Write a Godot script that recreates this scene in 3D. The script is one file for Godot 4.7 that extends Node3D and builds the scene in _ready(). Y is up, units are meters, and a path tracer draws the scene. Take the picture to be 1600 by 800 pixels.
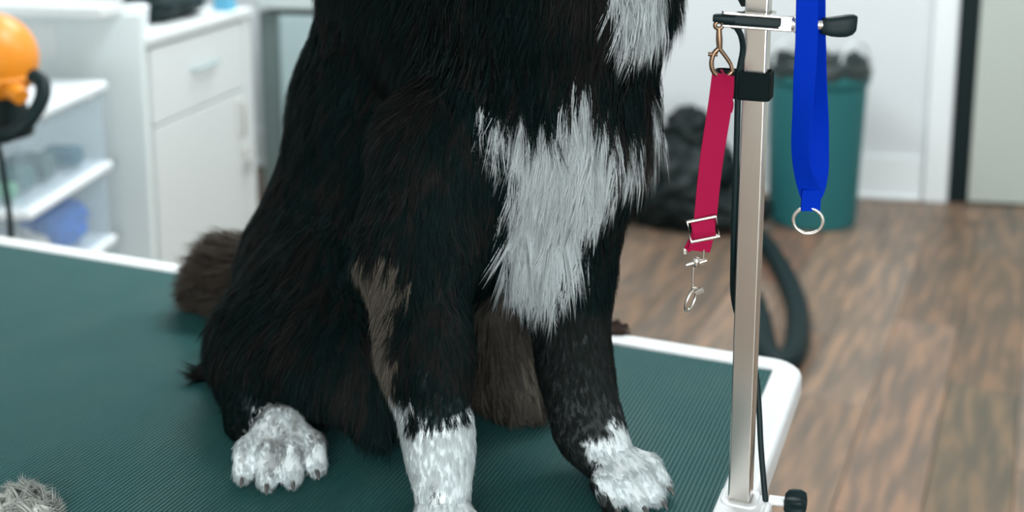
extends Node3D
# A black and white dog sitting on a grooming table in a grooming room.
# Metres, y up. The room is aligned with the axes; the camera stands at the origin of the floor plan.

const FOCAL := 1766.0          # focal length in pixels of the 1600 x 800 frame
const CX := 800.0
const CY := 100.0              # the lens axis meets the frame here (the picture is cut from a taller one)
const CAM_H := 1.4
const YAW := 11.2
const TABLE_H := 0.85
var pitch := atan(300.0 / FOCAL)
var rng := RandomNumberGenerator.new()
var M := {}
var taken := {}


# ---------------------------------------------------------------- mesh collector
class MB:
	var v := PackedVector3Array()
	var n := PackedVector3Array()
	var c := PackedColorArray()
	var col := Color.WHITE

	func tri(a: Vector3, b: Vector3, d: Vector3, na: Vector3, nb: Vector3, nd: Vector3) -> void:
		if (b - a).cross(d - a).dot(na + nb + nd) > 0.0:
			v.append_array([a, d, b]); n.append_array([na, nd, nb])
		else:
			v.append_array([a, b, d]); n.append_array([na, nb, nd])
		c.append_array([col, col, col])

	func quad(a: Vector3, b: Vector3, d: Vector3, e: Vector3, na: Vector3, nb: Vector3, nd: Vector3, ne: Vector3) -> void:
		tri(a, b, d, na, nb, nd)
		tri(a, d, e, na, nd, ne)

	func flat_quad(a: Vector3, b: Vector3, d: Vector3, e: Vector3, nn: Vector3) -> void:
		quad(a, b, d, e, nn, nn, nn, nn)

	# rounded box round a centre
	func rbox(at: Vector3, size: Vector3, r: float, basis := Basis.IDENTITY) -> MB:
		var h := size * 0.5
		r = minf(r, minf(h.x, minf(h.y, h.z)) * 0.98)
		for ax in 3:
			var u := (ax + 1) % 3
			var w := (ax + 2) % 3
			for s in [-1.0, 1.0]:
				var lu := [-h[u], -h[u] + r * 0.42, -h[u] + r, h[u] - r, h[u] - r * 0.42, h[u]]
				var lw := [-h[w], -h[w] + r * 0.42, -h[w] + r, h[w] - r, h[w] - r * 0.42, h[w]]
				for i in 5:
					for j in 5:
						var ps := []
						var ns := []
						for q in [[i, j], [i + 1, j], [i + 1, j + 1], [i, j + 1]]:
							var p := Vector3.ZERO
							p[ax] = s * h[ax]; p[u] = lu[q[0]]; p[w] = lw[q[1]]
							var inner := p.clamp(-h + Vector3.ONE * r, h - Vector3.ONE * r)
							var nn := (p - inner).normalized()
							ps.append(at + basis * (inner + nn * r)); ns.append(basis * nn)
						quad(ps[0], ps[1], ps[2], ps[3], ns[0], ns[1], ns[2], ns[3])
		return self

	# chamfered box, few triangles
	func cbox(at: Vector3, size: Vector3, b: float) -> MB:
		var h := size * 0.5
		for ax in 3:
			var u := (ax + 1) % 3
			var w := (ax + 2) % 3
			for s in [-1.0, 1.0]:
				var nn := Vector3.ZERO
				nn[ax] = s
				var ps := []
				for q in [[-1, -1], [1, -1], [1, 1], [-1, 1]]:
					var p := Vector3.ZERO
					p[ax] = s * h[ax]; p[u] = q[0] * (h[u] - b); p[w] = q[1] * (h[w] - b)
					ps.append(at + p)
				flat_quad(ps[0], ps[1], ps[2], ps[3], nn)
				for t in [-1.0, 1.0]:
					var e := Vector3.ZERO
					e[ax] = s; e[u] = t
					var qs := []
					for q in [[0, -1], [0, 1], [1, 1], [1, -1]]:
						var p := Vector3.ZERO
						p[ax] = s * (h[ax] - (b if q[0] else 0.0)); p[u] = t * (h[u] - (0.0 if q[0] else b)); p[w] = q[1] * (h[w] - b)
						qs.append(at + p)
					if ax < u or true:
						flat_quad(qs[0], qs[1], qs[2], qs[3], e.normalized())
		return self

	# a sheet of points rows x columns with smooth normals
	func grid(rows: Array, close_rows: bool, close_cols: bool, inward := false) -> MB:
		var R: int = rows.size()
		var C: int = rows[0].size()
		var nn := []
		var mid := Vector3.ZERO
		for r in R:
			var a := PackedVector3Array(); a.resize(C); nn.append(a)
			for k in C: mid += rows[r][k]
		mid /= float(R * C)
		var vol := 0.0
		for r in (R if close_rows else R - 1):
			for k in (C if close_cols else C - 1):
				var r1 := (r + 1) % R
				var k1 := (k + 1) % C
				var p0: Vector3 = rows[r][k]
				var p1: Vector3 = rows[r1][k]
				var p2: Vector3 = rows[r1][k1]
				var p3: Vector3 = rows[r][k1]
				var f := (p2 - p0).cross(p3 - p1)
				vol += f.dot((p0 + p2) * 0.5 - mid)
				nn[r][k] += f; nn[r1][k] += f; nn[r1][k1] += f; nn[r][k1] += f
		var sg := -1.0 if (vol < 0.0) != inward else 1.0
		for r in R:
			for k in C: nn[r][k] = (nn[r][k] * sg).normalized()
		for r in (R if close_rows else R - 1):
			for k in (C if close_cols else C - 1):
				var r1 := (r + 1) % R
				var k1 := (k + 1) % C
				quad(rows[r][k], rows[r1][k], rows[r1][k1], rows[r][k1], nn[r][k], nn[r1][k], nn[r1][k1], nn[r][k1])
		return self

	func fan(ring: Array, nn: Vector3) -> void:
		var m := Vector3.ZERO
		for p in ring: m += p
		m /= float(ring.size())
		for k in ring.size():
			tri(m, ring[k], ring[(k + 1) % ring.size()], nn, nn, nn)

	# tube along a path; radius may be a number or an array
	func tube(path: Array, radius, sides := 12, closed := false) -> MB:
		var rows := []
		var up := Vector3.UP
		var t0: Vector3 = (path[1] - path[0]).normalized()
		if absf(t0.dot(up)) > 0.9: up = Vector3.RIGHT
		var x := (up - t0 * up.dot(t0)).normalized()
		for i in path.size():
			var a: Vector3 = path[(i - 1 + path.size()) % path.size()] if closed or i > 0 else path[0]
			var b: Vector3 = path[(i + 1) % path.size()] if closed or i < path.size() - 1 else path[i]
			var t := (b - a).normalized()
			x = (x - t * x.dot(t)).normalized()
			var y := t.cross(x)
			var r: float = radius[i] if radius is Array else radius
			var ring := []
			for k in sides:
				var q := TAU * k / sides
				ring.append(path[i] + (x * cos(q) + y * sin(q)) * r)
			rows.append(ring)
		grid(rows, closed, true)
		if not closed:
			fan(rows[0], -t0)
			fan(rows[-1], (path[-1] - path[-2]).normalized())
		return self

	# flat band along a path, width direction given for each point
	func band(path: Array, wide: Array, width: float, thick: float, closed := false) -> MB:
		var rows := []
		for i in path.size():
			var a: Vector3 = path[maxi(i - 1, 0)]
			var b: Vector3 = path[mini(i + 1, path.size() - 1)]
			var t := (b - a).normalized()
			var x: Vector3 = wide[i]
			x = (x - t * x.dot(t)).normalized()
			var y := t.cross(x)
			var ring := []
			var hw := width * 0.5
			var ht := thick * 0.5
			for q in [[-1, -0.4], [-0.94, -1], [-0.3, -0.9], [0.3, -0.9], [0.94, -1], [1, -0.4], [1, 0.4], [0.94, 1], [0.3, 0.9], [-0.3, 0.9], [-0.94, 1], [-1, 0.4]]:
				ring.append(path[i] + x * q[0] * hw + y * q[1] * ht)
			rows.append(ring)
		grid(rows, closed, true)
		if not closed:
			fan(rows[0], (path[0] - path[1]).normalized())
			fan(rows[-1], (path[-1] - path[-2]).normalized())
		return self

	# turned shape: points (radius, height)
	func lathe(profile: Array, at := Vector3.ZERO, sides := 32, basis := Basis.IDENTITY) -> MB:
		var rows := []
		for p in profile:
			var ring := []
			for k in sides:
				var q := TAU * k / sides
				ring.append(at + basis * Vector3(cos(q) * maxf(p.x, 0.0001), p.y, sin(q) * maxf(p.x, 0.0001)))
			rows.append(ring)
		return grid(rows, false, true)

	# ring with a rounded-rectangle plan; profile points are (outward offset, height)
	func frame(half: Vector2, corner: float, profile: Array, centre := Vector3.ZERO) -> MB:
		var rows := []
		var plan := []
		for q in 4:
			var s: Vector2 = [Vector2(1, 1), Vector2(-1, 1), Vector2(-1, -1), Vector2(1, -1)][q]
			for k in 7:
				var a := PI * 0.5 * q + PI * 0.5 * k / 6.0
				plan.append([Vector2(s.x * (half.x - corner), s.y * (half.y - corner)) + Vector2(cos(a), sin(a)) * corner, Vector2(cos(a), sin(a))])
		for pl in plan:
			var ring := []
			for p in profile:
				var xy: Vector2 = pl[0] + pl[1] * p.x
				ring.append(centre + Vector3(xy.x, p.y, xy.y))
			rows.append(ring)
		return grid(rows, true, true)

	func mesh() -> ArrayMesh:
		var a := []
		a.resize(Mesh.ARRAY_MAX)
		a[Mesh.ARRAY_VERTEX] = v
		a[Mesh.ARRAY_NORMAL] = n
		a[Mesh.ARRAY_COLOR] = c
		var m := ArrayMesh.new()
		m.add_surface_from_arrays(Mesh.PRIMITIVE_TRIANGLES, a)
		return m


# ---------------------------------------------------------------- helpers
func numbered(called: String) -> String:
	taken[called] = taken.get(called, -1) + 1
	return called if taken[called] == 0 else "%s_%03d" % [called, taken[called]]

func thing(called: String, label: String, category: String, at := Vector3.ZERO, turn := 0.0, group := "") -> Node3D:
	var o := Node3D.new()
	o.name = numbered(called)
	add_child(o)
	o.position = at
	o.rotation_degrees.y = turn
	o.set_meta("label", label)
	o.set_meta("category", category)
	if group: o.set_meta("group", group)
	return o

func part(called: String, b, m: Material, parent: Node3D) -> MeshInstance3D:
	var o := MeshInstance3D.new()
	o.name = called
	o.mesh = b.mesh() if b is MB else b
	o.material_override = m
	parent.add_child(o, true)
	return o

func structure(called: String, label: String, category: String) -> Node3D:
	var o := thing(called, label, category)
	o.set_meta("kind", "structure")
	return o

func mat(color: Color, rough := 0.6, metal := 0.0) -> StandardMaterial3D:
	var m := StandardMaterial3D.new()
	m.albedo_color = color
	m.roughness = rough
	m.metallic = metal
	return m

func lin(r: float, g: float, b: float) -> Color:
	return Color(r, g, b).linear_to_srgb()

func noise_tex(freq: float, ramp: Array, seed_: int, size := 512, type := FastNoiseLite.TYPE_SIMPLEX_SMOOTH, octaves := 4) -> NoiseTexture2D:
	var f := FastNoiseLite.new()
	f.noise_type = type
	f.seed = seed_
	f.frequency = freq
	f.fractal_octaves = octaves
	var t := NoiseTexture2D.new()
	t.width = size
	t.height = size
	t.seamless = true
	t.noise = f
	if ramp.size():
		var g := Gradient.new()
		g.offsets = PackedFloat32Array(ramp.map(func(r): return r[0]))
		g.colors = PackedColorArray(ramp.map(func(r): return r[1]))
		t.color_ramp = g
	return t

# pixel (u, v) of the frame at a horizontal distance: a point of the world
func at(u: float, v: float, z: float) -> Vector3:
	var l := local_at(u, v, z)
	return Vector3(l.x, l.y + CAM_H, l.z).rotated(Vector3.UP, deg_to_rad(YAW))

# the same in axes turned with the camera's heading, from the camera
func local_at(u: float, v: float, z: float) -> Vector3:
	var a := (u - CX) / FOCAL
	var b := (v - CY) / FOCAL
	var fw := cos(pitch) - b * sin(pitch)
	var dn := sin(pitch) + b * cos(pitch)
	return Vector3(a / fw, -dn / fw, -1.0) * z

# where the sight line of a pixel meets a level plane
func on_plane(u: float, v: float, y: float) -> Vector3:
	var d := local_at(u, v, 1.0)
	return at(u, v, (CAM_H - y) / -d.y)

func smooth(points: Array, steps := 6) -> Array:
	var out := []
	for i in points.size() - 1:
		var p0 = points[maxi(i - 1, 0)]
		var p1 = points[i]
		var p2 = points[i + 1]
		var p3 = points[mini(i + 2, points.size() - 1)]
		for k in steps:
			var t := float(k) / steps
			out.append(p1.cubic_interpolate(p2, p0, p3, t))
	out.append(points[-1])
	return out


func _ready() -> void:
	rng.seed = 7
	view_and_light()
	materials()
	room()
	table()
	dog()
	grooming_arm()
	straps()
	back_of_room()
	cabinets()


# ---------------------------------------------------------------- camera, exposure, lamps
func view_and_light() -> void:
	var cam := Camera3D.new()
	cam.name = "camera"
	add_child(cam)
	var attr := CameraAttributesPhysical.new()
	attr.frustum_focal_length = 50.0
	attr.exposure_aperture = 4.6
	attr.frustum_focus_distance = 0.96
	cam.attributes = attr
	cam.position = Vector3(0, CAM_H, 0)
	cam.rotation = Vector3(-pitch, deg_to_rad(YAW), 0)
	cam.projection = Camera3D.PROJECTION_FRUSTUM
	cam.near = 0.05
	cam.far = 60.0
	cam.size = 0.05 * 800.0 / FOCAL
	cam.frustum_offset = Vector2(0, -0.05 * (400.0 - CY) / FOCAL)
	cam.current = true

	var env := Environment.new()
	env.background_mode = Environment.BG_COLOR
	env.background_color = Color(0.02, 0.02, 0.02)
	env.tonemap_mode = Environment.TONE_MAPPER_LINEAR
	env.tonemap_exposure = 1.0
	env.sdfgi_enabled = true
	env.ssao_enabled = true
	env.ssil_enabled = true
	var we := WorldEnvironment.new()
	we.name = "environment"
	we.environment = env
	add_child(we)

	# flat ceiling panels
	var glow := mat(Color(1, 1, 1), 0.5)
	glow.emission_enabled = true
	glow.emission = Color(0.96, 0.99, 1.0)
	glow.emission_energy_multiplier = 3.0
	var housing := mat(Color(0.9, 0.9, 0.9), 0.5)
	for s in [[-1.3, -3.7, "the drawer cabinet"], [1.6, -3.7, "the pale grey door"], [-0.35, -2.35, "the grooming table"], [0.3, 2.4, "the floor by the cream wall"]]:
		var t := thing("ceiling_light", "flat white ceiling panel lamp above " + s[2], "lamp", Vector3(s[0], 2.6, s[1]), 0, "ceiling panel lamps")
		part("housing", MB.new().rbox(Vector3(0, -0.02, 0), Vector3(1.24, 0.04, 0.64), 0.01), housing, t)
		part("diffuser", MB.new().rbox(Vector3(0, -0.038, 0), Vector3(1.18, 0.012, 0.58), 0.004), glow, t)
		var l := AreaLight3D.new()
		l.name = "panel_light"
		l.area_size = Vector2(1.18, 0.58)
		l.light_energy = 3.7
		l.light_color = Color(0.965, 0.99, 1.0)
		l.shadow_enabled = true
		l.set("area_range", 12.0)
		l.position = Vector3(0, -0.05, 0)
		l.rotation_degrees = Vector3(-90, 0, 0)
		t.add_child(l)


	# daylight through a wide frosted window in the wall behind the camera
	var wn := structure("window_1", "wide frosted window in the cream wall facing the table", "window")
	var pane := mat(Color(1, 1, 1), 0.6)
	pane.emission_enabled = true
	pane.emission = Color(0.93, 0.98, 1.0)
	pane.emission_energy_multiplier = 2.0
	var wood := mat(Color(0.92, 0.92, 0.92), 0.5)
	for k in 2:
		part("window_pane", MB.new().rbox(Vector3(0.25 + 1.3 * k, 1.5, 3.19), Vector3(1.24, 1.34, 0.008), 0.002), pane, wn)
	for x in [-0.40, 0.90, 2.20]:
		part("window_frame", MB.new().rbox(Vector3(x, 1.5, 3.185), Vector3(0.06, 1.46, 0.05), 0.006), wood, wn)
	for y in [0.80, 2.20]:
		part("window_frame", MB.new().rbox(Vector3(0.9, y, 3.185), Vector3(2.66, 0.06, 0.05), 0.006), wood, wn)
	var dl := AreaLight3D.new()
	dl.name = "window_light"
	dl.area_size = Vector2(2.5, 1.34)
	dl.light_energy = 12.0
	dl.light_color = Color(0.95, 0.985, 1.0)
	dl.shadow_enabled = true
	dl.set("area_range", 14.0)
	dl.position = Vector3(0.9, 1.5, 3.15)
	wn.add_child(dl)


# ---------------------------------------------------------------- materials
func materials() -> void:
	M.wall = mat(lin(0.645, 0.675, 0.685), 0.85)
	M.trim = mat(lin(0.74, 0.775, 0.78), 0.45)
	M.ceiling = mat(lin(0.8, 0.8, 0.8), 0.9)
	M.door = mat(lin(0.42, 0.46, 0.42), 0.55)
	M.dark = mat(lin(0.003, 0.011, 0.011), 0.5)
	M.dark.metallic_specular = 0.3
	M.rubber = mat(lin(0.004, 0.014, 0.015), 0.5)
	M.rubber.metallic_specular = 0.32
	M.white_coat = mat(lin(0.77, 0.79, 0.79), 0.35)
	M.white_coat.clearcoat_enabled = true
	M.white_coat.clearcoat = 0.3
	M.white_board = mat(lin(0.66, 0.695, 0.685), 0.5)
	M.end_board = mat(lin(0.70, 0.765, 0.755), 0.55)
	M.grey_metal = mat(lin(0.36, 0.46, 0.47), 0.45)
	M.steel = mat(lin(0.72, 0.69, 0.64), 0.27, 1.0)
	M.chrome = mat(lin(0.78, 0.77, 0.75), 0.12, 1.0)
	M.nickel = mat(lin(0.72, 0.68, 0.62), 0.25, 1.0)
	M.bronze = mat(lin(0.22, 0.14, 0.09), 0.3, 1.0)
	M.red = cloth(lin(0.31, 0.008, 0.048))
	M.blue = cloth(lin(0.0, 0.024, 0.36))
	M.black_web = cloth(lin(0.006, 0.011, 0.011))
	M.orange = mat(lin(0.80, 0.27, 0.015), 0.4)
	M.can = mat(lin(0.022, 0.125, 0.130), 0.5)
	M.can.metallic_specular = 0.3
	M.can_bag = mat(lin(0.022, 0.034, 0.033), 0.4)
	M.sack = mat(lin(0.006, 0.012, 0.012), 0.4)
	M.sack.metallic_specular = 0.3
	M.milky = mat(Color(0.80, 0.88, 0.93, 0.15), 0.35)
	M.milky.transparency = BaseMaterial3D.TRANSPARENCY_ALPHA
	M.cart_white = mat(lin(0.82, 0.87, 0.90), 0.4)
	# rubber mat of the table, its ribs are geometry
	M.mat = mat(Color.WHITE, 0.5)
	M.mat.metallic_specular = 0.26
	M.mat.albedo_texture = noise_tex(0.012, [[0.0, lin(0.020, 0.088, 0.088)], [0.5, lin(0.025, 0.096, 0.094)], [1.0, lin(0.035, 0.104, 0.099)]], 11, 512)
	M.mat.uv1_triplanar = true
	M.mat.uv1_scale = Vector3(1.4, 1.4, 1.4)


func cloth(c: Color) -> StandardMaterial3D:
	var m := mat(c, 0.75)
	m.rim_enabled = true
	m.rim = 0.05
	m.metallic_specular = 0.15
	m.rim_tint = 0.8
	return m


# ---------------------------------------------------------------- the room
func room() -> void:
	var x0 := -2.4
	var x1 := 3.4
	var z0 := -4.975
	var z1 := 3.2
	var top := 2.6
	var w := structure("wall_back", "plain white painted wall behind the waste bin", "wall")
	part("wall_face", MB.new().cbox(Vector3(-0.74, top / 2, z0 - 0.06), Vector3(3.34, top, 0.12), 0.002), M.wall, w)
	part("wall_face", MB.new().cbox(Vector3(2.7, top / 2, z0 - 0.06), Vector3(1.4, top, 0.12), 0.002), M.wall, w)
	part("lintel", MB.new().cbox(Vector3(1.465, 2.36, z0 - 0.06), Vector3(1.07, 0.48, 0.12), 0.002), M.wall, w)
	part("outer_skin", MB.new().cbox(Vector3(0.5, top / 2, z0 - 0.2), Vector3(6.0, top, 0.1), 0.002), M.dark, w)
	w = structure("wall_left", "plain white painted wall behind the drawer cabinets", "wall")
	part("wall_face", MB.new().cbox(Vector3(x0 - 0.06, top / 2, -0.9), Vector3(0.12, top, 8.3), 0.002), M.wall, w)
	w = structure("wall_right", "plain white painted wall of the grooming room beyond the door", "wall")
	part("wall_face", MB.new().cbox(Vector3(x1 + 0.06, top / 2, -0.9), Vector3(0.12, top, 8.3), 0.002), M.wall, w)
	w = structure("wall_front", "plain cream painted wall facing the grooming table", "wall")
	part("wall_face", MB.new().cbox(Vector3(0.5, top / 2, z1 + 0.06), Vector3(6.0, top, 0.12), 0.002), mat(lin(0.62, 0.53, 0.44), 0.85), w)
	w = structure("ceiling", "flat white ceiling with panel lamps", "ceiling")
	part("slab", MB.new().cbox(Vector3(0.5, top + 0.06, -0.9), Vector3(6.2, 0.12, 8.6), 0.002), M.ceiling, w)

	# floor of vinyl planks laid at a slant
	var fl := structure("floor", "brown wood-look vinyl plank floor", "floor")
	part("subfloor", MB.new().cbox(Vector3(0.5, -0.07, -0.9), Vector3(6.2, 0.12, 8.6), 0.002), mat(lin(0.03, 0.025, 0.02), 0.9), fl)
	var wood := noise_tex(0.011, [[0.0, lin(0.128, 0.107, 0.087)], [0.38, lin(0.175, 0.131, 0.099)], [0.55, lin(0.213, 0.150, 0.108)], [0.70, lin(0.280, 0.182, 0.120)], [1.0, lin(0.33, 0.205, 0.130)]], 21, 1024, FastNoiseLite.TYPE_SIMPLEX_SMOOTH, 5)
	var kinds := []
	for k in 8:
		var m := mat(Color(1, 1, 1).lerp(Color(0.78 + 0.05 * (k % 3), 0.77 + 0.03 * (k % 2), 0.76), 0.9 * float(k % 4) / 3.0), 0.42)
		m.albedo_texture = wood
		m.uv1_triplanar = true
		m.uv1_scale = Vector3(1.9, 1.9, 0.24)
		m.uv1_offset = Vector3(0.37 * k, 0.0, 0.61 * k)
		kinds.append(m)
	var pw := 0.182
	var pl := 1.22
	var plank := MB.new().cbox(Vector3(0, -0.005, 0), Vector3(pw - 0.0016, 0.01, pl - 0.0016), 0.0012).mesh()
	var turn := deg_to_rad(-14.0)
	var ax := Vector3(1, 0, 0).rotated(Vector3.UP, turn)
	var az := Vector3(0, 0, 1).rotated(Vector3.UP, turn)
	var org := on_plane(1300, 625, 0.0)
	var left := []
	var r2 := RandomNumberGenerator.new()
	r2.seed = 5
	for i in range(-32, 33):
		var shift := fposmod(i * 0.377 + r2.randf() * 0.1, 1.0) * pl if i != 0 else 0.0
		for j in range(-7, 8):
			var p := org + ax * (i * pw) + az * ((j + 0.5) * pl + shift)
			if p.x < x0 - 0.5 or p.x > x1 + 0.5 or p.z < z0 - 0.5 or p.z > z1 + 0.5:
				continue
			left.append([p, r2.randi() % 8])
	left.sort_custom(func(a, b): return a[0].distance_to(Vector3(0.6, 0, -3.2)) < b[0].distance_to(Vector3(0.6, 0, -3.2)))
	for k in mini(left.size(), 290):
		var o := part("plank", plank, kinds[left[k][1]], fl)
		o.position = left[k][0]
		o.rotation.y = turn

	# skirting with a rounded top and a shoe strip
	var bb := structure("baseboard_back", "tall white baseboard along the wall behind the bin", "baseboard")
	part("board", MB.new().rbox(Vector3(-0.79, 0.098, z0 + 0.008), Vector3(3.2, 0.196, 0.016), 0.006), M.trim, bb)
	part("shoe_strip", MB.new().rbox(Vector3(-0.79, 0.012, z0 + 0.02), Vector3(3.2, 0.024, 0.02), 0.009), M.trim, bb)
	bb = structure("baseboard_left", "white baseboard behind the cabinets", "baseboard")
	part("board", MB.new().rbox(Vector3(x0 + 0.008, 0.098, -0.9), Vector3(0.016, 0.196, 8.0), 0.006), M.trim, bb)

	# door in the back wall, dark frame and white casing
	var cs := structure("trim_1", "flat white casing beside the dark door frame", "door casing")
	part("casing_board", MB.new().rbox(Vector3(0.868, 1.06, z0 + 0.012), Vector3(0.094, 2.12, 0.024), 0.004), M.trim, cs)
	part("casing_board", MB.new().rbox(Vector3(2.03, 1.06, z0 + 0.012), Vector3(0.094, 2.12, 0.024), 0.004), M.trim, cs)
	part("casing_board", MB.new().rbox(Vector3(1.45, 2.167, z0 + 0.012), Vector3(1.254, 0.094, 0.024), 0.004), M.trim, cs)
	var d := structure("door_1", "pale grey door in a black frame", "door")
	part("frame_post", MB.new().rbox(Vector3(0.965, 1.06, z0 - 0.03), Vector3(0.076, 2.12, 0.08), 0.004), M.dark, d)
	part("frame_post", MB.new().rbox(Vector3(1.95, 1.06, z0 - 0.03), Vector3(0.06, 2.12, 0.08), 0.004), M.dark, d)
	part("frame_head", MB.new().rbox(Vector3(1.45, 2.09, z0 - 0.03), Vector3(1.0, 0.06, 0.08), 0.004), M.dark, d)
	part("door_leaf", MB.new().rbox(Vector3(1.462, 1.035, z0 - 0.01), Vector3(0.912, 2.05, 0.045), 0.003), M.door, d)
	var hd := part("door_handle", MB.new().tube([Vector3(1.84, 1.0, z0 + 0.01), Vector3(1.84, 1.0, z0 + 0.06), Vector3(1.74, 1.0, z0 + 0.065)], 0.009, 10), M.nickel, d)
	hd.set_meta("label", "metal lever handle")


# ---------------------------------------------------------------- grooming table
func table() -> void:
	var t := thing("grooming_table", "white-rimmed grooming table with dark teal ribbed rubber mat under the dog", "grooming table", Vector3(0.0936, 0, -1.256), -11.0)
	var L := 1.32
	var W := 0.615
	var c := Vector3(-L / 2, 0, W / 2)
	var half := Vector2(L / 2, W / 2)
	var pr := [Vector2(-0.033, 0.8475), Vector2(-0.031, 0.8497), Vector2(-0.0285, 0.8502), Vector2(-0.010, 0.8502), Vector2(-0.005, 0.8495), Vector2(-0.0015, 0.847), Vector2(0, 0.843), Vector2(0, 0.826), Vector2(-0.0015, 0.8225), Vector2(-0.005, 0.821), Vector2(-0.030, 0.821), Vector2(-0.033, 0.823)]
	part("edge_frame", MB.new().frame(half, 0.036, pr, c), M.white_coat, t)
	# mat: a ribbed sheet, its fine ribs run across the table
	var mb := MB.new()
	var x := -L + 0.0325
	var zA := 0.0325
	var zB := W - 0.0325
	var pitch_ := 0.0042
	while x < -0.0325 - pitch_:
		var y := 0.8462
		var h := 0.0009
		var pts := [Vector2(0, y), Vector2(0.0008, y + h), Vector2(0.0030, y + h), Vector2(0.0038, y), Vector2(pitch_, y)]
		for i in 4:
			var a: Vector2 = pts[i]
			var b: Vector2 = pts[i + 1]
			var nn := Vector3(-(b.y - a.y), b.x - a.x, 0).normalized()
			mb.flat_quad(Vector3(x + a.x, a.y, zA), Vector3(x + b.x, b.y, zA), Vector3(x + b.x, b.y, zB), Vector3(x + a.x, a.y, zB), nn)
		x += pitch_
	mb.flat_quad(Vector3(x, 0.8462, zA), Vector3(-0.0325, 0.8462, zA), Vector3(-0.0325, 0.8462, zB), Vector3(x, 0.8462, zB), Vector3.UP)
	part("rubber_mat", mb, M.mat, t)
	part("board", MB.new().rbox(c + Vector3(0, 0.834, 0), Vector3(L - 0.062, 0.0236, W - 0.062), 0.004), M.dark, t)
	part("lift_column", MB.new().rbox(c + Vector3(0, 0.43, 0), Vector3(0.22, 0.79, 0.22), 0.02), M.grey_metal, t)
	part("base_plate", MB.new().rbox(c + Vector3(0, 0.02, 0), Vector3(0.85, 0.04, 0.5), 0.015), M.dark, t)


# ---------------------------------------------------------------- dog
const KD := 0.7857              # hand-set depths below are in units of this many metres
var dog_origin := Vector3(-0.10, 0.0, -1.05)

# a joint of the dog: pixel, depth and radius in pixels -> [position above the table in heading axes, radius in metres]
func joint(u: float, v: float, z: float, r: float) -> Array:
	var p := local_at(u, v, z * KD)
	return [p + Vector3(0, CAM_H - TABLE_H, 0) - dog_origin, r * z * KD / FOCAL]

func bone(a: Array, b: Array, fur: float, flow: Vector3, lift: float, kind := 0) -> Dictionary:
	return {"a": a[0], "b": b[0], "ra": a[1], "rb": b[1], "fur": fur, "flow": flow.normalized(), "lift": lift, "kind": kind}

func bone_distance(o: Dictionary, p: Vector3) -> float:
	var a: Vector3 = o.a
	var ab: Vector3 = o.b - a
	var t := clampf((p - a).dot(ab) / maxf(ab.length_squared(), 1e-9), 0.0, 1.0)
	return (p - a - ab * t).length() - lerpf(o.ra, o.rb, t)

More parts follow.
